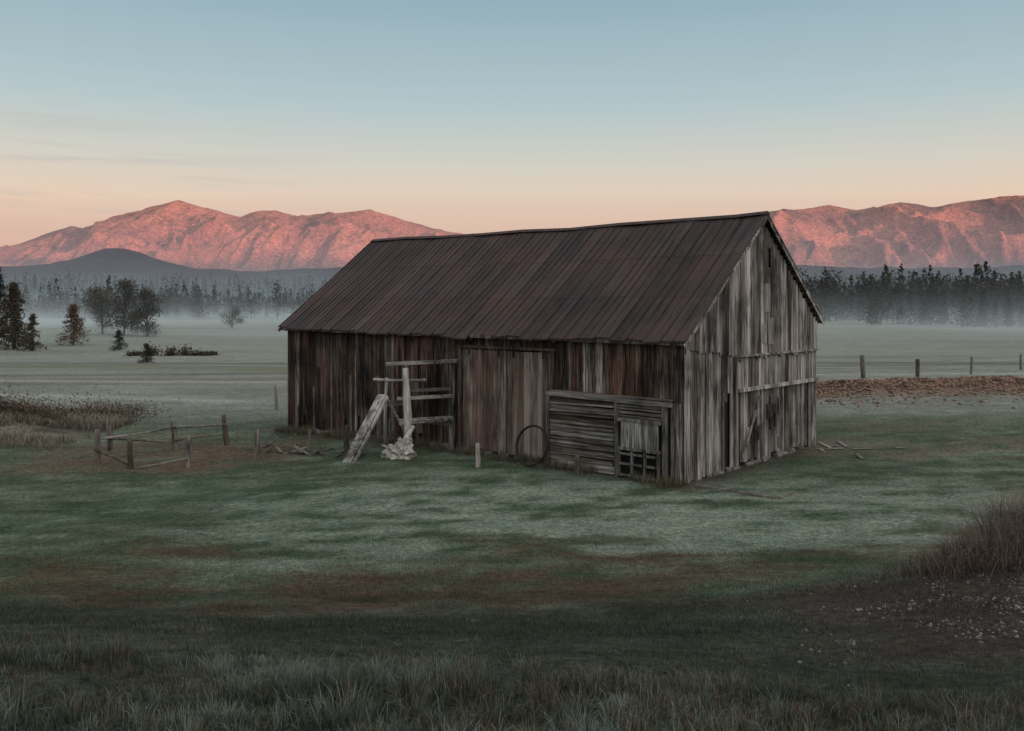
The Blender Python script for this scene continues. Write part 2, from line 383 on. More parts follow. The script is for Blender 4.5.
# ---------------- barn ----------------
barn=bpy.data.objects.new('barn',None);scene.collection.objects.link(barn)
ANG=math.atan2(-.661,.75);barn.location=(5.02,26.2,0);barn.rotation_euler=(0,0,ANG)
L=19.8;W=9.5;PK=5.0;ZP=8.30;ZE=4.2
wm=wood_mat('weathered_boards',gmix=.50,gain=1.5,brown=(.105,.055,.040),grey=(.30,.265,.24),dark=(.010,.008,.007),dlo=.35,dhi=.60,stain=.82)
wgray=wood_mat('weathered_boards_grey',gmix=.92,brown=(.13,.098,.08),grey=(.36,.34,.325),dark=(.022,.019,.017),gain=1.28,dlo=.32,dhi=.57,stain=.75)
wdoor=wood_mat('door_boards',gmix=.5,brown=(.165,.108,.085),grey=(.29,.25,.225),dark=(.025,.019,.016),gain=1.15,dlo=.26,dhi=.55,stain=.5)
wh=wood_mat('horizontal_boards',vertical=False,gmix=.7,brown=(.13,.098,.08),grey=(.31,.285,.265),dark=(.015,.013,.011),gain=1.2,stain=.5)
wlog=wood_mat('bleached_wood',gmix=1.0,brown=(.28,.235,.20),grey=(.50,.47,.44),dark=(.08,.07,.062),gain=1.0,stain=.35)
dm,nt,b=new_mat('interior_shade_black');b.inputs['Base Color'].default_value=(.008,.007,.006,1);b.inputs['Roughness'].default_value=1  # near-black colour standing in for shade behind wall boards and slab panel
def roofz(y):
    return ZP-.12-(PK-y)*(ZP-4.35)/(PK) if y<PK else ZP-.12-(y-PK)*(ZP-4.72)/(9.55-PK)
def rnd(tone=(.35,1),g=(0,1)): return (random.uniform(*tone),random.uniform(*g),random.random())
def lterr(x,y):
    return tz(5.02+x*.75+y*.661,26.2-x*.661+y*.75)
mb=MB()
mb.box(-L+.06,-.06,.06,W-.06,-.9,4.1)
mb.hexa([(-L+.06,.06,4.1),(-.06,.06,4.1),(-.06,W-.06,4.1),(-L+.06,W-.06,4.1),(-L+.06,PK-.1,ZP-.35),(-.06,PK-.1,ZP-.35),(-.06,PK+.1,ZP-.35),(-L+.06,PK+.1,ZP-.35)])
mb.obj('interior_shade_block',dm,barn)  # solid filler, blackened in place of the unlit inside
mb=MB();x=-L
while x<0:
    wd=random.uniform(.12,.27);x1=min(x+wd,0)
    gap=random.choice([.004,.010,.018,.035])
    z0=lterr(x,0)+random.uniform(-.15,.12)
    z1=4.22
    if -9.0<x+wd/2<-4.85: z0=3.72
    elif -4.8<x+wd/2<-.28: z0=2.35+random.uniform(-.04,.02)
    pr=random.uniform(0,.022);tilt=random.uniform(-.012,.012)
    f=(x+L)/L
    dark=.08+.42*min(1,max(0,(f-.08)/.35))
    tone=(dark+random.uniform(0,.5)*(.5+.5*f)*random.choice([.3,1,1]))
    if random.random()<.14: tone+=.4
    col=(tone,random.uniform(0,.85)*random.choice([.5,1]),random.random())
    if random.random()<.06 and z0<.5: z0+=random.uniform(.3,1.0)
    if z0<1 and random.random()<.35:
        zm=random.uniform(.7,2.6)
        mb.box(x+gap/2,x1-gap/2,-.03-pr,-pr+.012,z0,zm,(tone*random.uniform(.6,1.7),random.random(),random.random()),rot=tilt)
        z0=zm+.006
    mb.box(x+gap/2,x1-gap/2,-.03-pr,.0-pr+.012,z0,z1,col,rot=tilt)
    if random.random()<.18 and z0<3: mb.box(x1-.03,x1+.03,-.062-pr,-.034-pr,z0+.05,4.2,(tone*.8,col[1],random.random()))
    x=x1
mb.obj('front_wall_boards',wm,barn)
mb=MB();x=-L
while x<0:
    x1=min(x+.25,0);mb.box(x+.005,x1-.005,W,W+.03,-.6,4.75,rnd());x=x1
y=0
while y<W:
    y1=min(y+.25,W);h=min(roofz(y),roofz(y1));mb.box(-L-.03,-L,y+.005,y1-.005,-.9,h,rnd());y=y1
mb.obj('rear_wall_boards',wm,barn)
mb=MB();x=-8.95
while x<-4.9:
    wd=random.uniform(.2,.32);x1=min(x+wd,-4.9)
    if x<-6.85<x1: x1=-6.87
    mb.box(x+.008,x1-.008,-.10-random.uniform(0,.012),-.05,.13+random.uniform(-.08,.08),3.66+random.uniform(-.02,.02),(random.uniform(.55,1.0),random.uniform(.1,.7),random.random()))
    x=x1 if x1!=-6.87 else -6.83
mb.obj('door_leaves',wdoor,barn)
mb=MB()
mb.beam((-9.15,-.12,3.74),(-4.7,-.12,3.76),.10,.10,(.35,.3,.3))
mb.beam((-9.1,-.09,3.7),(-9.1,-.09,0),.14,.09,(.4,.4,.2))
mb.beam((-4.83,-.09,3.7),(-4.83,-.09,2.4),.10,.09,(.4,.4,.2))
for xx in (-8.6,-7.2,-6.5,-5.2): mb.beam((xx,-.15,3.45),(xx,-.15,3.85),.05,.05,(.1,.1,.1))
mb.obj('door_frame_and_track',wdoor,barn)
mb=MB();z=.05
while z<2.2:
    h=random.uniform(.07,.14)
    xa=-4.75+random.uniform(-.1,.08);xb=-2.15+random.uniform(-.12,.05)
    col=rnd((.2,1.05),(.1,1));tl=random.uniform(-.035,.035)
    mb.hexa([(xa,-.37,z-.02),(xb,-.37,z+tl),(xb,-.31,z+tl),(xa,-.31,z),(xa,-.33,z+h),(xb,-.33,z+h+tl),(xb,-.29,z+h+tl),(xa,-.29,z+h)],col)
    if z>1.75: mb.box(-2.1,-.35,-.35,-.30,z,z+h-.01,rnd((.3,1),(.2,1)))
    z+=h+random.uniform(.008,.04)
mb.beam((-4.85,-.34,2.36),(-.2,-.36,2.33),.18,.13,(.55,.8,.3))
mb.box(-4.8,-.25,-.32,-.02,2.42,2.46,(.4,.6,.1))
mb.obj('slab_siding',wh,barn)
mb=MB()
for xx in (-4.8,-2.1,-.4): mb.box(xx-.06,xx+.06,-.42,-.28,-.1,2.28,(.4,.5,random.random()))
for i in range(4): mb.box(-1.9+i*.33,-1.59+i*.33,-.44,-.37,.95,1.72,(random.uniform(.6,.85),.95,random.random()))
mb.box(-2.0,-.5,-.46,-.36,1.72,1.82,(.45,.7,.2));mb.box(-2.0,-.5,-.46,-.36,.86,.95,(.45,.7,.7))
for xx in (-1.97,-1.5,-1.05,-.58): mb.box(xx-.035,xx+.035,-.46,-.38,.05,.84,(.55,.7,random.random()))
for zz in (.08,.42,.72): mb.box(-1.95,-.58,-.485,-.465,zz,zz+.07,(.55,.7,random.random()))
x=-.36
while x<-.02:
    mb.box(x,x+.16,-.10,-.03,-.05,2.35,(random.uniform(.6,.9),.8,random.random()));x+=.17
mb.obj('hatch_and_posts',wgray,barn)
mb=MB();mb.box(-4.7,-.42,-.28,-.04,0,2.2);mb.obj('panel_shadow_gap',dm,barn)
mb=MB();y=0
while y<W:
    wd=random.uniform(.14,.28);y1=min(y+wd,W);g=random.choice([.006,.014,.03])
    ym=(y+y1)/2;zt=min(roofz(y),roofz(y1))-.02
    pr=random.uniform(0,.018)
    tone=random.uniform(.35,1.05)*random.choice([.5,1,1,1.1])
    cg=random.uniform(.2,1)
    if ym<3.08:
        zs=4.0-.25*ym*.3
        if 2.3<ym<2.75: mb.box(-.0+pr,.04+pr,y+g/2,y1-g/2,2.3+random.uniform(-.2,.2),zs,(tone*.8,cg,random.random()))
        else: mb.box(.0+pr,.04+pr,y+g/2,y1-g/2,-.1+random.uniform(-.05,.15),zs,(tone,cg,random.random()))
        if zt>zs: mb.box(.05+pr,.085+pr,y+g/2,y1-g/2,zs-.12+random.uniform(-.06,.06),zt,(tone*random.uniform(.6,1.1),cg,random.random()))
    else:
        zl=3.58
        if 3.3<ym<8.9:
            mb.box(-.02+pr,.02+pr,y+g/2,y1-g/2,2.45,zl,(tone*.95,cg,random.random()))
            if not(3.3<ym<3.7): mb.box(-.045,-.015+pr*.5,y+g/2,y1-g/2,.02+random.uniform(-.03,.18),2.45,(tone*.75,cg*.8,random.random()))
        else: mb.box(.0+pr,.04+pr,y+g/2,y1-g/2,-.1,zl,(tone,cg,random.random()))
        if abs(ym-5.45)<.16:
            mb.box(.06+pr,.095+pr,y+g/2,y1-g/2,zl-.08,6.5,(tone,cg,random.random()))
            mb.box(.06+pr,.095+pr,y+g/2,y1-g/2,7.15,zt,(tone,cg,random.random()))
        else: mb.box(.06+pr,.095+pr,y+g/2,y1-g/2,zl-.08+random.uniform(-.10,.06),zt,(tone,cg,random.random()))
    y=y1
mb.beam((.12,3.05,3.60),(.12,9.5,3.56),.07,.07,(.5,.8,.1))
mb.beam((.11,3.25,2.50),(.11,9.45,2.46),.12,.12,(.95,1,.4))
mb.box(.05,.12,3.02,3.16,-.1,3.55,(.4,.5,.3));mb.box(.05,.12,2.2,2.30,-.1,2.5,(.35,.6,.7))
for yy in (5.0,6.6,8.2): mb.box(-.01,.05,yy,yy+.12,.05,2.4,(.6,.7,random.random()))
for qq in range(14):
    y0=random.uniform(3.6,8.6);z0=random.uniform(.1,1.8);mb.box(.0,.035,y0,y0+random.uniform(.12,.4),z0,z0+random.uniform(.3,.6),(random.uniform(.2,1.0),random.random(),random.random()))
mb.beam((.09,3.55,.3),(.06,4.9,2.2),.035,.10,(.5,.6,.2))
mb.obj('gable_wall_boards',wgray,barn)
pm,nt,b=new_mat('pale_tin_sheet')
tc=N(nt,'ShaderNodeTexCoord');nn=noise(nt,mapping(nt,tc.outputs['Object'],(6,6,1)),2,5,.6)
nt.links.new(ramp(nt,nn,[(.35,(.07,.062,.058)),(.65,(.27,.26,.255))]).outputs[0],b.inputs['Base Color']);b.inputs['Roughness'].default_value=.6
mb=MB();mb.box(.115,.125,5.05,5.5,5.0,5.95);mb.box(.115,.125,4.9,5.25,3.95,4.6);mb.box(.13,.14,5.3,5.7,3.9,4.8);mb.obj('tin_patches',pm,barn)
# roof
rm,nt,b=new_mat('metal_roof')
tc=N(nt,'ShaderNodeTexCoord')
a1=noise(nt,mapping(nt,tc.outputs['Object'],(5,.35,.35)),1.5,5,.65,.3);a2=noise(nt,tc.outputs['Object'],.5,4,.6);a3=noise(nt,tc.outputs['Object'],22,3,.7)
c=ramp(nt,a1,[(.25,(.017,.012,.013)),(.5,(.038,.027,.027)),(.66,(.066,.043,.040)),(.82,(.13,.072,.054))]).outputs[0]
c=mixc(nt,ramp(nt,a2,[(.42,0),(.70,.65)]).outputs[0],c,(.080,.044,.036))
at=N(nt,'ShaderNodeVertexColor');at.layer_name='tone'
c=mixc(nt,1.0,c,at.outputs[0],'MULTIPLY')
nt.links.new(c,b.inputs['Base Color']);b.inputs['Metallic'].default_value=.1
nt.links.new(ramp(nt,a3,[(.3,.5),(.7,.72)]).outputs[0],b.inputs['Roughness']);spec(b,.22)
bump(nt,b,a3,.25,.01)
X0=-L-.28;X1=.27
def slope_pt(t,side,x):
    sag=-.07*math.sin((x-X0)/(X1-X0)*math.pi)+.022*math.sin(x*1.7)+.015*math.sin(x*4.1+t*3)
    if side==0: return (PK+(-.35-PK)*t, ZP+(ZE-ZP)*t+sag-.05*math.sin(t*math.pi))
    return (PK+(9.75-PK)*t, ZP+(4.66-ZP)*t+sag)
mb=MB()
for side in (0,1):
    x=X0
    while x<X1-.01:
        wd=.61 if X1-x>.9 else X1-x
        x1=x+wd;seg=6;tn=random.uniform(.75,1.25)
        ov=random.uniform(-.014,.018)
        for i in range(seg):
            if i%2==0: tt=tn*random.uniform(.82,1.2)
            t0=i/seg;t1=(i+1)/seg+(ov if i==seg-1 else 0)
            y0,z0=slope_pt(t0,side,x);y1,z1=slope_pt(t1,side,x);y0b,z0b=slope_pt(t0,side,x1);y1b,z1b=slope_pt(t1,side,x1)
            lp_=.008 if i%2==1 else 0
            p=[(x,y0,z0-.05),(x,y1,z1-.05),(x1,y1b,z1b-.05),(x1,y0b,z0b-.05),(x,y0,z0),(x,y1,z1+lp_),(x1,y1b,z1b+lp_),(x1,y0b,z0b)]
            if side==1: p=[p[3],p[2],p[1],p[0],p[7],p[6],p[5],p[4]]
            mb.hexa(p,(tt,tt*.97,tt*.96))
        for xx,ww,hh,cc in ((x,.035,.03,.8),(x+wd/2,.022,.015,1.0)):
            for t0,t1 in ((0,.5),(.5,1)):
                a0=slope_pt(t0,side,xx);e0=slope_pt(t1,side,xx)
                mb.beam((xx,a0[0],a0[1]+hh*.3),(xx,e0[0],e0[1]+hh*.3),ww,hh,(cc,cc*.95,cc*.95))
        x=x1
x=X0
while x<X1-.02:
    x1=min(x+2.4,X1);s0=slope_pt(0,0,x)[1];s1=slope_pt(0,0,x1)[1]
    for sg,dy in ((-1,-.16),(1,.16)):
        mb.hexa([(x,PK,s0+.04),(x1,PK,s1+.04),(x1,PK+dy,s1-.07),(x,PK+dy,s0-.07),(x,PK,s0+.052),(x1,PK,s1+.052),(x1,PK+dy,s1-.058),(x,PK+dy,s0-.058)],(1.1,1.0,1.0))
    x=x1
mb.obj('metal_roof_panels',rm,barn)
mb=MB()
for side in (0,1):
    nrm=(0,-(ZP-ZE),PK+.35) if side==0 else (0,(ZP-4.66),9.75-PK)
    nrm=Vector(nrm).normalized()
    for xx,wdt in ((X1-.02,.03),(X0+.02,.03)):
        a=slope_pt(0,side,xx);e=slope_pt(1,side,xx)
        mb.beam((xx,a[0],a[1]-.15),(xx,e[0],e[1]-.15),wdt,.13,(.8,.7,random.random()))
    for k in range(16):
        t=(k+.5)/16;y,z=slope_pt(t,side,X1-.2)
        mb.beam((X1-.6,y,z-.085),(X1+random.uniform(-.02,.06),y,z-.085),.26,.03,rnd((.3,1.1),(.3,.9)),nrm)
    e=slope_pt(.985,side,0)
    mb.box(X0+.05,X1-.05,e[0]-.02,e[0]+.02,e[1]-.19,e[1]-.085,(.4,.4,.2))
x=X0+.4
while x<X1:
    e=slope_pt(.985,0,x);f=slope_pt(.9,0,x)
    mb.beam((x,f[0],f[1]-.15),(x,e[0]+.02,e[1]-.15),.06,.10,(.4,.5,random.random()));x+=.75
mb.obj('rake_and_eave_boards',wgray,barn)
mb=MB()
fs=attr_mat('foundation_stone',.9,nscale=9)
for i in range(60):
    x=random.uniform(-L,0);z=lterr(x,0);r=random.uniform(.1,.22);c=random.uniform(.05,.16)
    mb.log((x-r,-.04,z+.02),(x+r,-.06,z+.04),r*.6,r*.5,(c,c*.95,c*.9),7,3,.2)
for i in range(24):
    y=random.uniform(0,W);z=lterr(0,y);r=random.uniform(.1,.2);c=random.uniform(.05,.18)
    mb.log((.04,y-r,z+.02),(.06,y+r,z+.04),r*.6,r*.5,(c,c*.95,c*.9),7,3,.2)
mb.obj('foundation_stones',fs,barn)

# ---------------- props around the barn ----------------
def B(x,y,z=0):
    return Vector((5.02+x*.75+y*.661,26.2-x*.661+y*.75,z))
rack=bpy.data.objects.new('wooden_stanchion_rack',None);scene.collection.objects.link(rack)
mb=MB()
mb.log(B(-10.5,-1.4,-.1),B(-10.5,-1.4,2.95),.15,.10,(1.0,1,.3),10,9,.16,.04)
mb.obj('main_post',wlog,rack,True)
mb=MB()
mb.log(B(-9.3,-.35,0),B(-9.35,-.3,3.3),.08,.07,(.6,.8,.5),8,5,.1,.02)
mb.log(B(-12.0,-1.1,-.2),B(-12.0,-1.05,2.5),.075,.06,(.9,.9,.6),8,5,.1,.03)
mb.log(B(-11.7,-.4,-.2),B(-11.7,-.3,3.1),.075,.06,(.8,.9,.6),8,5,.1,.03)
mb.obj('side_posts',wgray,rack,True)
mb=MB()
mb.beam(B(-11.9,-1.15,3.02),B(-9.1,-.25,3.22),.12,.13,(1.0,1,.6))
mb.log(B(-12.4,-1.35,2.42),B(-10.0,-.9,2.52),.06,.05,(1.0,1,.2),7,5,.1,.03)
mb.beam(B(-10.9,-1.5,1.83),B(-9.1,-.42,1.98),.06,.12,(1.0,1,.4))
mb.beam(B(-10.8,-1.5,1.0),B(-9.1,-.45,1.18),.06,.20,(1.1,1,.5))
mb.beam(B(-12.2,-1.0,1.45),B(-11.6,-.4,1.55),.07,.12,(.8,1,.5))
mb.beam(B(-11.75,-.45,2.0),B(-9.3,-.38,2.2),.05,.12,(.5,1,.9))
mb.beam(B(-11.75,-.45,.95),B(-9.3,-.38,.9),.05,.12,(.5,1,.9))
mb.beam(B(-10.6,-1.3,.5),B(-12.0,-1.0,1.7),.05,.08,(.7,1,.8))
o=mb.obj('rails',wh,rack)
mb=MB();mb.beam((-5.62,30.0,-.2),(-4.66,32.0,2.0),.34,.06,(.7,.6,.5))
mb.beam((-5.36,29.9,-.2),(-4.45,31.9,1.95),.06,.10,(.9,.8,.4));mb.obj('ramp_plank',wgray,rack)
def lump(name,loc,sc,seed,mat,parent=None,amp=.45,col=(1,1,.5),sub=4):
    bm=bmesh.new();bmesh.ops.create_icosphere(bm,subdivisions=sub,radius=1)
    from mathutils import noise as mn
    for vv in bm.verts:
        d=mn.fractal(vv.co*1.4+Vector((seed,seed*2,0)),.8,2,5)
        vv.co*=1+amp*d
        vv.co.x*=sc[0];vv.co.y*=sc[1];vv.co.z*=sc[2]
    me=bpy.data.meshes.new(name);bm.to_mesh(me);bm.free()
    a=me.color_attributes.new('tone','FLOAT_COLOR','POINT')
    a.data.foreach_set('color',np.tile(np.array([*col,1],np.float32),len(me.vertices)))
    me.materials.append(mat);o=bpy.data.objects.new(name,me);scene.collection.objects.link(o);o.location=loc
    if parent:o.parent=parent
    return o
stump=bpy.data.objects.new('tree_stump',None);scene.collection.objects.link(stump)
lump('root_mass',(-3.8,30.6,.15),(.46,.38,.40),3,wlog,stump,.9,(.95,.8,.4))
mb=MB()
for i in range(13):
    a=random.uniform(0,6.28);r=random.uniform(.4,.75)
    mb.log((-3.8,30.6,.25),(-3.8+math.cos(a)*r,30.6+math.sin(a)*r*.8,random.uniform(-.1,.5)),.11,.02,(random.uniform(.6,1),.9,random.random()),7,6,.25,.08)
mb.log((-3.75,30.7,.2),(-3.5,31.3,1.0),.15,.07,(.9,.9,.3),8,6,.2,.05)
mb.obj('roots',wlog,stump,True)
im,nt,b=new_mat('rusty_iron');b.inputs['Roughness'].default_value=.7;b.inputs['Metallic'].default_value=.2
tc=N(nt,'ShaderNodeTexCoord');nt.links.new(ramp(nt,noise(nt,tc.outputs['Object'],14,4),[(.35,(.008,.007,.006)),(.7,(.03,.02,.015))]).outputs[0],b.inputs['Base Color'])
def hoop(name,c,R,right,up,minor=.022,parent=None):
    mb=MB();c=Vector(c);right=Vector(right).normalized();up=Vector(up).normalized();n=right.cross(up)
    N1=48;s=6
    for i in range(N1):
        a=i/N1*6.28318;d=right*math.cos(a)+up*math.sin(a)
        for k in range(s):
            q_=k/s*6.28318;mb.v.append(tuple(c+d*(R+minor*math.cos(q_))+n*minor*1.6*math.sin(q_)));mb.c.append((.4,.4,.4))
    for i in range(N1):
        for k in range(s):
            mb.f.append((i*s+k,((i+1)%N1)*s+k,((i+1)%N1)*s+(k+1)%s,i*s+(k+1)%s))
    return mb.obj(name,im,parent,True)
R=B(1,0)-B(0,0)
hoop('iron_wheel_rim',B(-5.2,-.72,.66),.64,R,Vector((.661*.25,.75*.25,1)),.036)
pw=wood_mat('fence_wood',gmix=.8,brown=(.13,.10,.08),grey=(.29,.26,.235),dark=(.025,.021,.018),gain=1.05,stain=.3)
def post(name,x,y,h,r=.075,lean=.05,parent=None,mat=None,tn=None):
    mb=MB();z=tz(x,y);mb.log((x,y,z-.2),(x+random.uniform(-lean,lean),y+random.uniform(-lean,lean),z+h),r*1.05,r*.9,(tn or random.uniform(.5,1),random.random(),random.random()),10,6,.1,.015)
    return mb.obj(name,mat or pw,parent,True)
post('wooden_stake',-1.13,28.9,.78,.075,.04,None,wlog,.9)
post('wooden_stake',-7.4,32.6,.85,.07);post('wooden_stake',-6.2,33.2,.85,.06);post('wooden_stake',-12.4,47,1.25,.07)
post('wooden_stake',-6.0,32.4,.45,.09);post('wooden_stake',2.0,27.6,.6,.07);post('wooden_stake',-8.1,33.6,.6,.06)
fence=bpy.data.objects.new('wooden_fence',None);scene.collection.objects.link(fence)
pp=[(-14.5,31.2,1.2),(-15.4,34.2,1.2),(-12.9,30.3,1.05),(-12.9,34.2,1.1),(-11.1,30.7,1.1),(-11.3,35.4,1.2),(-9.1,31.8,1.05)]
for i,(x,y,h) in enumerate(pp): post('post_%d'%i,x,y,h,.10,.10,fence)
mb=MB()
def rail(i,j,h1,h2,r=.042):
    a=pp[i];c=pp[j];mb.log((a[0],a[1]-.1,tz(a[0],a[1])+h1),(c[0],c[1]-.1,tz(c[0],c[1])+h2),r,r*.8,(random.uniform(.4,.8),random.random(),random.random()),7,6,.15,.03)
rail(0,3,.85,.9);rail(3,5,.9,.82);rail(1,3,.45,.32);rail(0,2,.5,.1);rail(3,5,.4,.44);rail(2,4,.02,.3)
mb.obj('rails',pw,fence,True)
fence2=bpy.data.objects.new('wire_fence',None);scene.collection.objects.link(fence2)
qf=[(22.8,58,1.75),(28.8,63.5,1.45),(36.5,71,1.4),(45,79,1.4),(54,88,1.4)]
for i,(x,y,h) in enumerate(qf): post('post_%d'%i,x,y,h,.14 if i<2 else .1,.05,fence2)
mb=MB()
for a,c in zip(qf[:-1],qf[1:]):
    for hh in (.5,.85,1.2): mb.beam((a[0],a[1],tz(a[0],a[1])+hh),(c[0],c[1],tz(c[0],c[1])+hh),.01,.01,(.3,.3,.3))
for hh in (.5,.85,1.2): mb.beam((22.8,58,tz(22.8,58)+hh),(12,66,tz(12,66)+hh),.01,.01,(.3,.3,.3))
mb.obj('wires',im,fence2)
mb=MB()
def gp(a,c,w=.12,t=.07,k=0): mb.beam((a[0],a[1],tz(*a)+.03),(c[0],c[1],tz(*c)+.03),w,t,(random.uniform(.6,.95),random.uniform(.4,.9),random.random()))
gp((5.35,25.9),(7.2,24.2),.08,.06);gp((7.25,24.2),(7.9,25.0),.08,.06)
mb.obj('ground_planks',wh)
mb=MB()
for i in range(9):
    x=random.uniform(10.2,14.0);y=random.uniform(30,32.8);a=random.choice([.1,.2,1.5])+random.uniform(-.2,.2);l=random.uniform(.4,1.3)
    gp((x,y),(x+math.cos(a)*l,y+math.sin(a)*l),.14,.02)
mb.obj('fallen_boards',pw)
mb=MB()
for i in range(26):
    x=random.uniform(-9.6,-5.5);y=34-(x+7.5)*.75+random.uniform(-1.2,.2)-1.0;l=random.uniform(.3,.9);a=random.uniform(0,3)
    mb.beam((x,y,tz(x,y)+.04),(x+math.cos(a)*l,y+math.sin(a)*l,tz(x,y)+random.uniform(.05,.3)),.09,.04,rnd((.1,.8)))
mb.obj('scrap_lumber',wh)

# ---------------- trees ----------------
fm=attr_mat('foliage',.85,sp=.05);bm_=attr_mat('bark',.9)
def leafcloud(P,size,col):
    n=len(P);d1=rng.normal(size=(n,3));d1/=np.linalg.norm(d1,axis=1)[:,None];d2=rng.normal(size=(n,3));d2=np.cross(d1,d2);d2/=np.linalg.norm(d2,axis=1)[:,None]
    s=size*rng.uniform(.6,1.4,n)[:,None]
    V=np.stack([P-d1*s*.5,P+d2*s*.5,P+d1*s*.6],1)
    return V.reshape(-1,3),np.repeat(col[:,None],3,1).reshape(-1,3)
def make_tree(name,x,y,h,kind,rad,nl=2600,c0=(.03,.038,.022),c1=(.10,.085,.05),base=.12):
    root=bpy.data.objects.new(name,None);scene.collection.objects.link(root);z=tz(x,y)-.1;root.location=(x,y,z)
    mb=MB();mb.log((0,0,0),(0,0,h*(.97 if kind=='conifer' else .7)),h*.018+.03,.02,(.07,.055,.045),7,8,.1,.04)
    P=[]
    if kind=='conifer':
        nb=int(30+h*5)
        for i in range(nb):
            t=base+(1-base)*(i+random.random())/nb;a=random.uniform(0,6.28);r=rad*(1-t)**.75*random.uniform(.5,1.2)+.1
            tip=Vector((math.cos(a)*r,math.sin(a)*r,t*h-r*.05));b0=Vector((0,0,t*h+r*.15))
            mb.log(b0,tip,.03,.01,(.06,.05,.04),4,2,.05)
            m=max(4,int(nl/nb));k=rng.random(m)**.8
            q_=np.array(b0)[None]*(1-k[:,None])+np.array(tip)[None]*k[:,None]+rng.normal(0,.07*rad+.05,(m,3))*np.array([1,1,.6])
            P.append(q_)
    else:
        for i in range(int(22+h)):
            t=random.uniform(base+.05,.95);a=random.uniform(0,6.28);pr=math.sin(min(1,(t-base)/(1-base)*.9+.1)*math.pi)**.6
            r=rad*pr*random.uniform(.3,1);tip=Vector((math.cos(a)*r,math.sin(a)*r,t*h));b0=Vector((0,0,max(.15,t-.28)*h*.9))
            mb.log(b0,tip,h*.006+.02,.015,(.06,.05,.04),4,3,.08,.05)
            m=int(nl/(22+h));q_=np.array(tip)[None]+rng.normal(0,rad*.20,(m,3))*np.array([1,1,.8]);P.append(q_)
    mb.obj('trunk_and_limbs',bm_,root,True)
    P=np.concatenate(P);k=np.clip(fbm(P[:,0]*1.2+x,P[:,2]*1.2+P[:,1],2,4)+rng.normal(0,.18,len(P)),0,1)
    V,C=leafcloud(P,.025*h+.10,lerpc(c0,c1,k));F=np.arange(len(V)).reshape(-1,3)
    tri_mesh('foliage',V,F,C,fm,root)
    return root
make_tree('spruce_tree',-91.5,158,14.5,'conifer',4.6,5200,(.02,.026,.022),(.055,.05,.038),.03)
make_tree('larch_tree',-86.5,155,11.5,'conifer',4.4,5000,(.03,.030,.022),(.095,.07,.048),.02)
make_tree('larch_tree',-80.5,150,6.2,'conifer',2.2,2400,(.03,.032,.022),(.10,.075,.048),.02)
make_tree('maple_tree',-82,167,7.6,'conifer',3.6,3800,(.05,.038,.028),(.17,.10,.066),.06)
make_tree('spruce_tree',-66,150,3.4,'conifer',1.9,1900,(.015,.020,.018),(.04,.042,.035),0)
make_tree('spruce_tree',-45,110,2.4,'conifer',1.1,1300,(.02,.026,.018),(.06,.055,.04),0)
make_tree('birch_tree',-100,218,11.5,'decid',4.6,5200,(.04,.04,.03),(.12,.10,.07),.03)
make_tree('birch_tree',-92,212,13,'decid',4.2,5200,(.035,.04,.03),(.11,.09,.07),.03)
make_tree('maple_tree',-85.0,208,11,'decid',4.0,5000,(.03,.035,.03),(.09,.08,.06),.03)
make_tree('apple_tree',-84,268,6.8,'decid',3.4,3200,(.05,.045,.035),(.12,.10,.07),.08)
n=2600;cx=rng.choice(np.array([-54.5,-51.5,-49.3,-47.3,-45.8,-57]),n)
P=np.stack([cx+rng.normal(0,.5,n),135+rng.normal(0,1.0,n),np.abs(rng.normal(0,.4,n))*(.6+1.2*vnoise(cx*3.1,cx,5))],-1);P[:,2]+=terrain(P[:,0],P[:,1])
Vv,C=leafcloud(P,.30,lerpc((.02,.022,.018),(.08,.062,.045),rng.random(n)));tri_mesh('shrub_row',Vv,np.arange(len(Vv)).reshape(-1,3),C,fm)
n=22000;ci=rng.integers(0,22,n);cxs=rng.uniform(-37,-18.8,22);cys=rng.uniform(39.5,45,22);ch=rng.uniform(.25,.6,22)
P=np.stack([cxs[ci]+rng.normal(0,.85,n),cys[ci]+rng.normal(0,.6,n),np.abs(rng.normal(0,1,n))*ch[ci]],-1);P[:,2]+=terrain(P[:,0],P[:,1])
Vv,C=leafcloud(P,.085,lerpc((.022,.017,.014),(.12,.072,.055),rng.random(n)**1.2));tri_mesh('bramble_thicket',Vv,np.arange(len(Vv)).reshape(-1,3),C,fm)

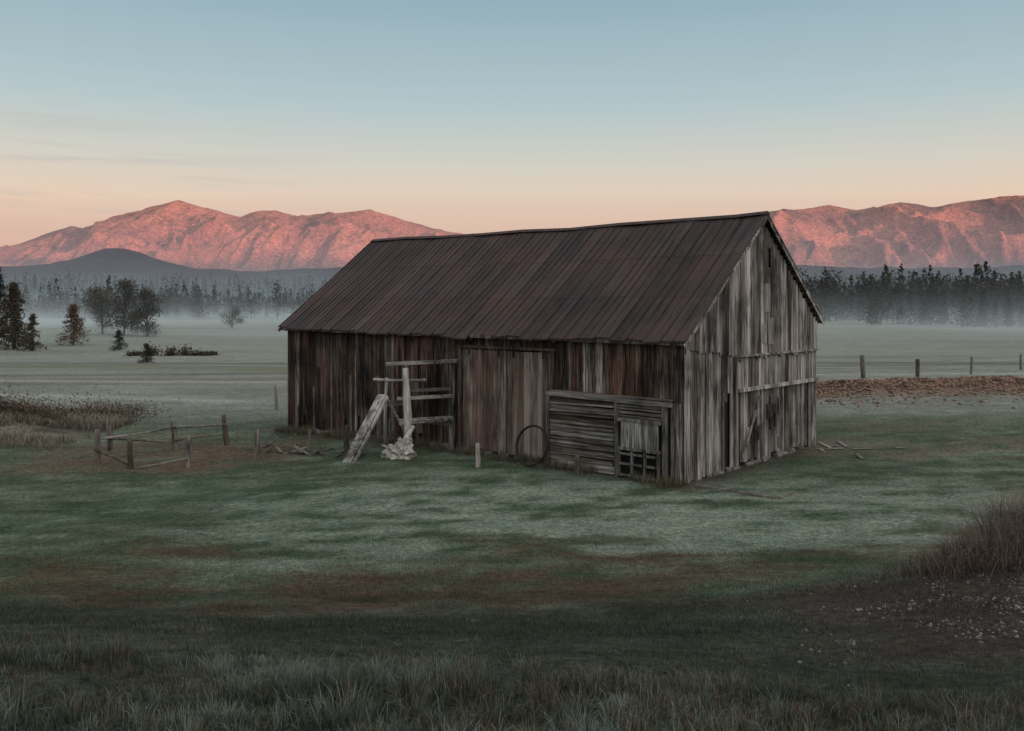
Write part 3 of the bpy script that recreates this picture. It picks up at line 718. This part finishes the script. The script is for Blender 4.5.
def forest(name,zones,mat):
    VV=[];CC=[]
    for (ra,rb,ya,yb,n,h0,h1,kind,nt_) in zones:
        for i in range(n):
            y=random.uniform(ya,yb);x=random.uniform(ra,rb)*y
            cl_=float(fbm(x*.012,y*.012,2,90))
            if random.random()>.35+1.3*cl_: continue
            z=tz(x,y)
            h=random.uniform(h0,h1)*random.choice([.55,.8,1,1,1.15,1.3])*(.7+.5*cl_)
            if kind=='con':
                m=nt_;t=rng.random(m)**1.2*.97+.03;a=rng.uniform(0,6.28,m);r=h*random.uniform(.14,.24)*(1-t)**.8*rng.uniform(.2,1.1,m)+.1
                P=np.stack([x+np.cos(a)*r,y+np.sin(a)*r,z+t*h],-1);sz=h*.09*math.sqrt(60/m)**.6
            else:
                m=nt_;nc=14;c=rng.normal(size=(nc,3))*np.array([h*.17,h*.17,h*.20]);c[:,2]+=h*.56
                P=c[rng.integers(0,nc,m)]+rng.normal(0,h*.06,(m,3));P[:,2]=np.where(P[:,2]>h,h-rng.random(m)*h*.4,P[:,2]);P[:,2]=np.abs(P[:,2]);P+=np.array([x,y,z]);sz=h*.055
            k=random.random();base=np.array((.020,.028,.023))*(1-k)+np.array((.058,.046,.034))*k
            V_,C_=leafcloud(P,sz,base[None]*rng.uniform(.5,1.7,(m,1)));VV.append(V_);CC.append(C_)
            r=h*.009+.03;hh=h*(.6)
            T=np.array([[x-r,y,z-1],[x+r,y,z-1],[x,y,z+hh],[x,y-r,z-1],[x,y+r,z-1],[x,y,z+hh]]);VV.append(T);CC.append(np.tile([.06,.052,.045],(6,1)))
    Vv=np.concatenate(VV);tri_mesh(name,Vv,np.arange(len(Vv)).reshape(-1,3),np.concatenate(CC),mat)
forest('distant_forest',[
 (-.75,-.1,400,520,200,7,13,'con',110),(-.75,.1,520,720,900,9,17,'con',70),(-.9,.9,740,1000,1900,11,18,'con',40),(-.9,.9,1000,1350,3000,12,19,'con',26),
 (-.75,-.2,370,520,140,7,12,'dec',150),(-.75,-.1,520,720,380,9,15,'dec',90)],fm)
forest('pine_forest',[
 (.3,.8,330,400,110,11,17,'dec',330),(.3,.8,345,460,330,12,18,'con',150),(.40,.8,290,330,44,9,15,'dec',620),(.40,.8,285,330,95,8,16,'con',320),(.50,.66,266,285,18,9,14,'con',500),(.3,.8,470,700,650,13,19,'con',60)],fm)

# ---------------- mountains and hills ----------------
def heightfield(name,x0,x1,y0,yr,y1,nx,ny,prof,amp,fscale,mat,seed,floor=-40):
    xs=np.linspace(x0,x1,nx);ys=np.concatenate([np.linspace(y0,yr,int(ny*.75)),np.linspace(yr,y1,ny-int(ny*.75)+1)[1:]])
    X,Y=np.meshgrid(xs,ys)
    wob=(fbm(X/900,Y/900,3,seed)-.5)*500
    pr=np.interp(X,prof[0],prof[1]);prw=np.interp(X+wob,prof[0],prof[1])
    t=np.where(Y<yr,(Y-y0)/(yr-y0),(y1-Y)/(y1-yr));t=np.clip(t,0,1)
    kk=ss(.8,1,t);base=(prw*(1-kk)+pr*kk)
    sh=ss(0,1,t)*.35+t**1.25*.65
    r=ridged((X+wob)/fscale,(Y+.5*X)/(fscale*1.7),5,seed+3)
    r=r*(.7)+.3*ridged((X+wob*.5)/(fscale*.4),(Y-.4*X)/(fscale*.8),4,seed+13)
    env=np.sin(np.clip(t,0,1)*np.pi)**.65
    Z=base*sh+(r-.52)*amp*env*(.2+base/480)+(fbm(X/70,Y/70,3,seed+9)-.5)*14*t+floor*(1-t)
    V=np.stack([X,Y,Z],-1).reshape(-1,3);n2,n1=X.shape
    idx=np.arange(n1*n2).reshape(n2,n1);F=np.stack([idx[:-1,:-1],idx[:-1,1:],idx[1:,1:],idx[1:,:-1]],-1).reshape(-1,4)
    return tri_mesh(name,V,F,None,mat,smooth=True)
def mprof(pts,D): 
    return (np.array([(p-512)/893*D for p,q_ in pts]),np.array([(300-q_)*D/893+5.4 for p,q_ in pts]))
mm,nt,b=new_mat('mountain_forest')
tc=N(nt,'ShaderNodeTexCoord')
a=noise(nt,tc.outputs['Object'],.0028,6,.6,.4);a2=noise(nt,tc.outputs['Object'],.06,4,.7);a3=noise(nt,tc.outputs['Object'],.010,5,.65)
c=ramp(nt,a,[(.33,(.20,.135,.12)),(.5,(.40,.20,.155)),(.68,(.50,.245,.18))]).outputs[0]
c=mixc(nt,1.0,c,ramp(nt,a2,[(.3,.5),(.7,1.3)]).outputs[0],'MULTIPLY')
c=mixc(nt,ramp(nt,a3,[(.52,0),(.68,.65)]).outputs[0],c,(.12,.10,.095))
nt.links.new(c,b.inputs['Base Color']);b.inputs['Roughness'].default_value=1;spec(b,0)
bump(nt,b,a2,.9,18)
D=6000
lp=[(-500,262),(-300,255),(-120,262),(-40,262),(0,251),(30,240),(60,229),(70,226),(85,228),(110,221),(130,216),(150,207),(165,204),(178,200),(190,204),(210,209),(240,217),(258,211),(275,210),(300,217),(335,213),(352,212),(370,209),(400,219),(440,230),(475,236),(520,247),(600,262),(700,275)]
rp=[(500,275),(620,255),(700,232),(760,212),(800,209),(830,205),(855,210),(870,209),(900,202),(935,207),(965,201),(1000,197),(1030,195),(1100,190),(1200,196),(1350,225),(1500,255),(1700,275)]
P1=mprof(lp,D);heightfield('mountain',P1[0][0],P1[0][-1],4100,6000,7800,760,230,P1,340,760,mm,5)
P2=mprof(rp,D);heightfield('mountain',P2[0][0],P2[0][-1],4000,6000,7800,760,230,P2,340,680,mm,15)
hm,nt,b=new_mat('hill_forest')
tc=N(nt,'ShaderNodeTexCoord');a2=noise(nt,tc.outputs['Object'],.05,6,.75)
nt.links.new(ramp(nt,a2,[(.3,(.02,.03,.035)),(.7,(.06,.07,.065))]).outputs[0],b.inputs['Base Color']);b.inputs['Roughness'].default_value=1;spec(b,0);bump(nt,b,a2,.9,15)
D3=3000
hp=[(-400,262),(-200,266),(0,267),(50,265),(80,256),(105,248),(125,248),(150,256),(190,267),(240,272),(330,268),(420,262),(500,268),(600,272),(700,265),(800,266),(900,268),(1024,266),(1200,260),(1500,268)]
P3=mprof(hp,D3);heightfield('forested_hills',P3[0][0],P3[0][-1],2300,3000,3900,500,90,P3,60,260,hm,25,-20)
bp=(np.array([-4500,-3000,0,4000,8000,13000,16000]),np.array([60,430,470,480,500,490,60.]))
heightfield('sun_block_ridge',-4500,16000,-4300,-3100,-2000,240,40,bp,60,700,hm,35,-10)  # unseen ridge added behind the camera to keep the sun off the valley

# ---------------- mist ----------------
def mist(name,x0,x1,y0,y1,z0,z1,dens,zs,zb,ya,yb,yc,yd,col,step=.6,nsc=.006,lo=.38,hi=.62):
    mb=MB();mb.box(x0,x1,y0,y1,z0,z1)
    m=bpy.data.materials.new(name+'_volume');m.use_nodes=True;nt=m.node_tree
    for n in list(nt.nodes): nt.nodes.remove(n)
    out=N(nt,'ShaderNodeOutputMaterial');geo=N(nt,'ShaderNodeNewGeometry');s=N(nt,'ShaderNodeSeparateXYZ');nt.links.new(geo.outputs['Position'],s.inputs[0])
    h=math_(nt,'EXPONENT',math_(nt,'MULTIPLY',math_(nt,'SUBTRACT',s.outputs[2],zb),-1/zs))
    def mr(a,b_,c,d):
        r=N(nt,'ShaderNodeMapRange');r.interpolation_type='SMOOTHSTEP';nt.links.new(s.outputs[1],r.inputs[0])
        r.inputs[1].default_value=a;r.inputs[2].default_value=b_;r.inputs[3].default_value=c;r.inputs[4].default_value=d;return r.outputs[0]
    e=math_(nt,'MULTIPLY',mr(ya,yb,0,1),mr(yc,yd,1,0))
    nn=noise(nt,mapping(nt,geo.outputs['Position'],(nsc,nsc*1.4,nsc*9)),1,1,.55)
    r=N(nt,'ShaderNodeMapRange');nt.links.new(nn,r.inputs[0]);r.inputs[1].default_value=lo;r.inputs[2].default_value=hi;r.inputs[3].default_value=.05;r.inputs[4].default_value=1.8
    d=math_(nt,'MULTIPLY',math_(nt,'MULTIPLY',math_(nt,'MULTIPLY',h,e),r.outputs[0]),dens)
    ab=N(nt,'ShaderNodeVolumeAbsorption');ab.inputs[0].default_value=(0,0,0,1);nt.links.new(d,ab.inputs['Density'])
    em=N(nt,'ShaderNodeEmission');em.inputs[0].default_value=(*col,1);nt.links.new(d,em.inputs[1])  # mist glows by itself in place of scattered sky light
    ad=N(nt,'ShaderNodeAddShader');nt.links.new(ab.outputs[0],ad.inputs[0]);nt.links.new(em.outputs[0],ad.inputs[1]);nt.links.new(ad.outputs[0],out.inputs['Volume'])
    try: m.cycles.volume_step_rate=step
    except Exception: pass
    return mb.obj(name,m)
mist('mist_bank',-420,420,60,520,-8,22,.0064,3.8,-3,110,260,440,520,(.39,.45,.475),2.0,.009)
mist('mist_bank',-1200,1200,521,1500,-8,110,.0013,20,0,521,600,1300,1500,(.28,.34,.38),2.0)
bm=bmesh.new();bmesh.ops.create_uvsphere(bm,u_segments=48,v_segments=32,radius=1)
for vv in bm.verts: vv.co.x*=6500;vv.co.y*=1250;vv.co.z*=300
me=bpy.data.meshes.new('valley_haze');bm.to_mesh(me);bm.free()
m=bpy.data.materials.new('valley_haze_volume');m.use_nodes=True;nt=m.node_tree
for n in list(nt.nodes): nt.nodes.remove(n)
out=N(nt,'ShaderNodeOutputMaterial');ab=N(nt,'ShaderNodeVolumeAbsorption');ab.inputs[0].default_value=(0,0,0,1);ab.inputs[1].default_value=.00015
em=N(nt,'ShaderNodeEmission');em.inputs[0].default_value=(.36,.32,.38,1);em.inputs[1].default_value=.00015  # haze brightness is its own emission, nothing scatters here
ad=N(nt,'ShaderNodeAddShader');nt.links.new(ab.outputs[0],ad.inputs[0]);nt.links.new(em.outputs[0],ad.inputs[1]);nt.links.new(ad.outputs[0],out.inputs['Volume'])
me.materials.append(m);o=bpy.data.objects.new('valley_haze',me);scene.collection.objects.link(o);o.location=(0,2800,0)
print('done')
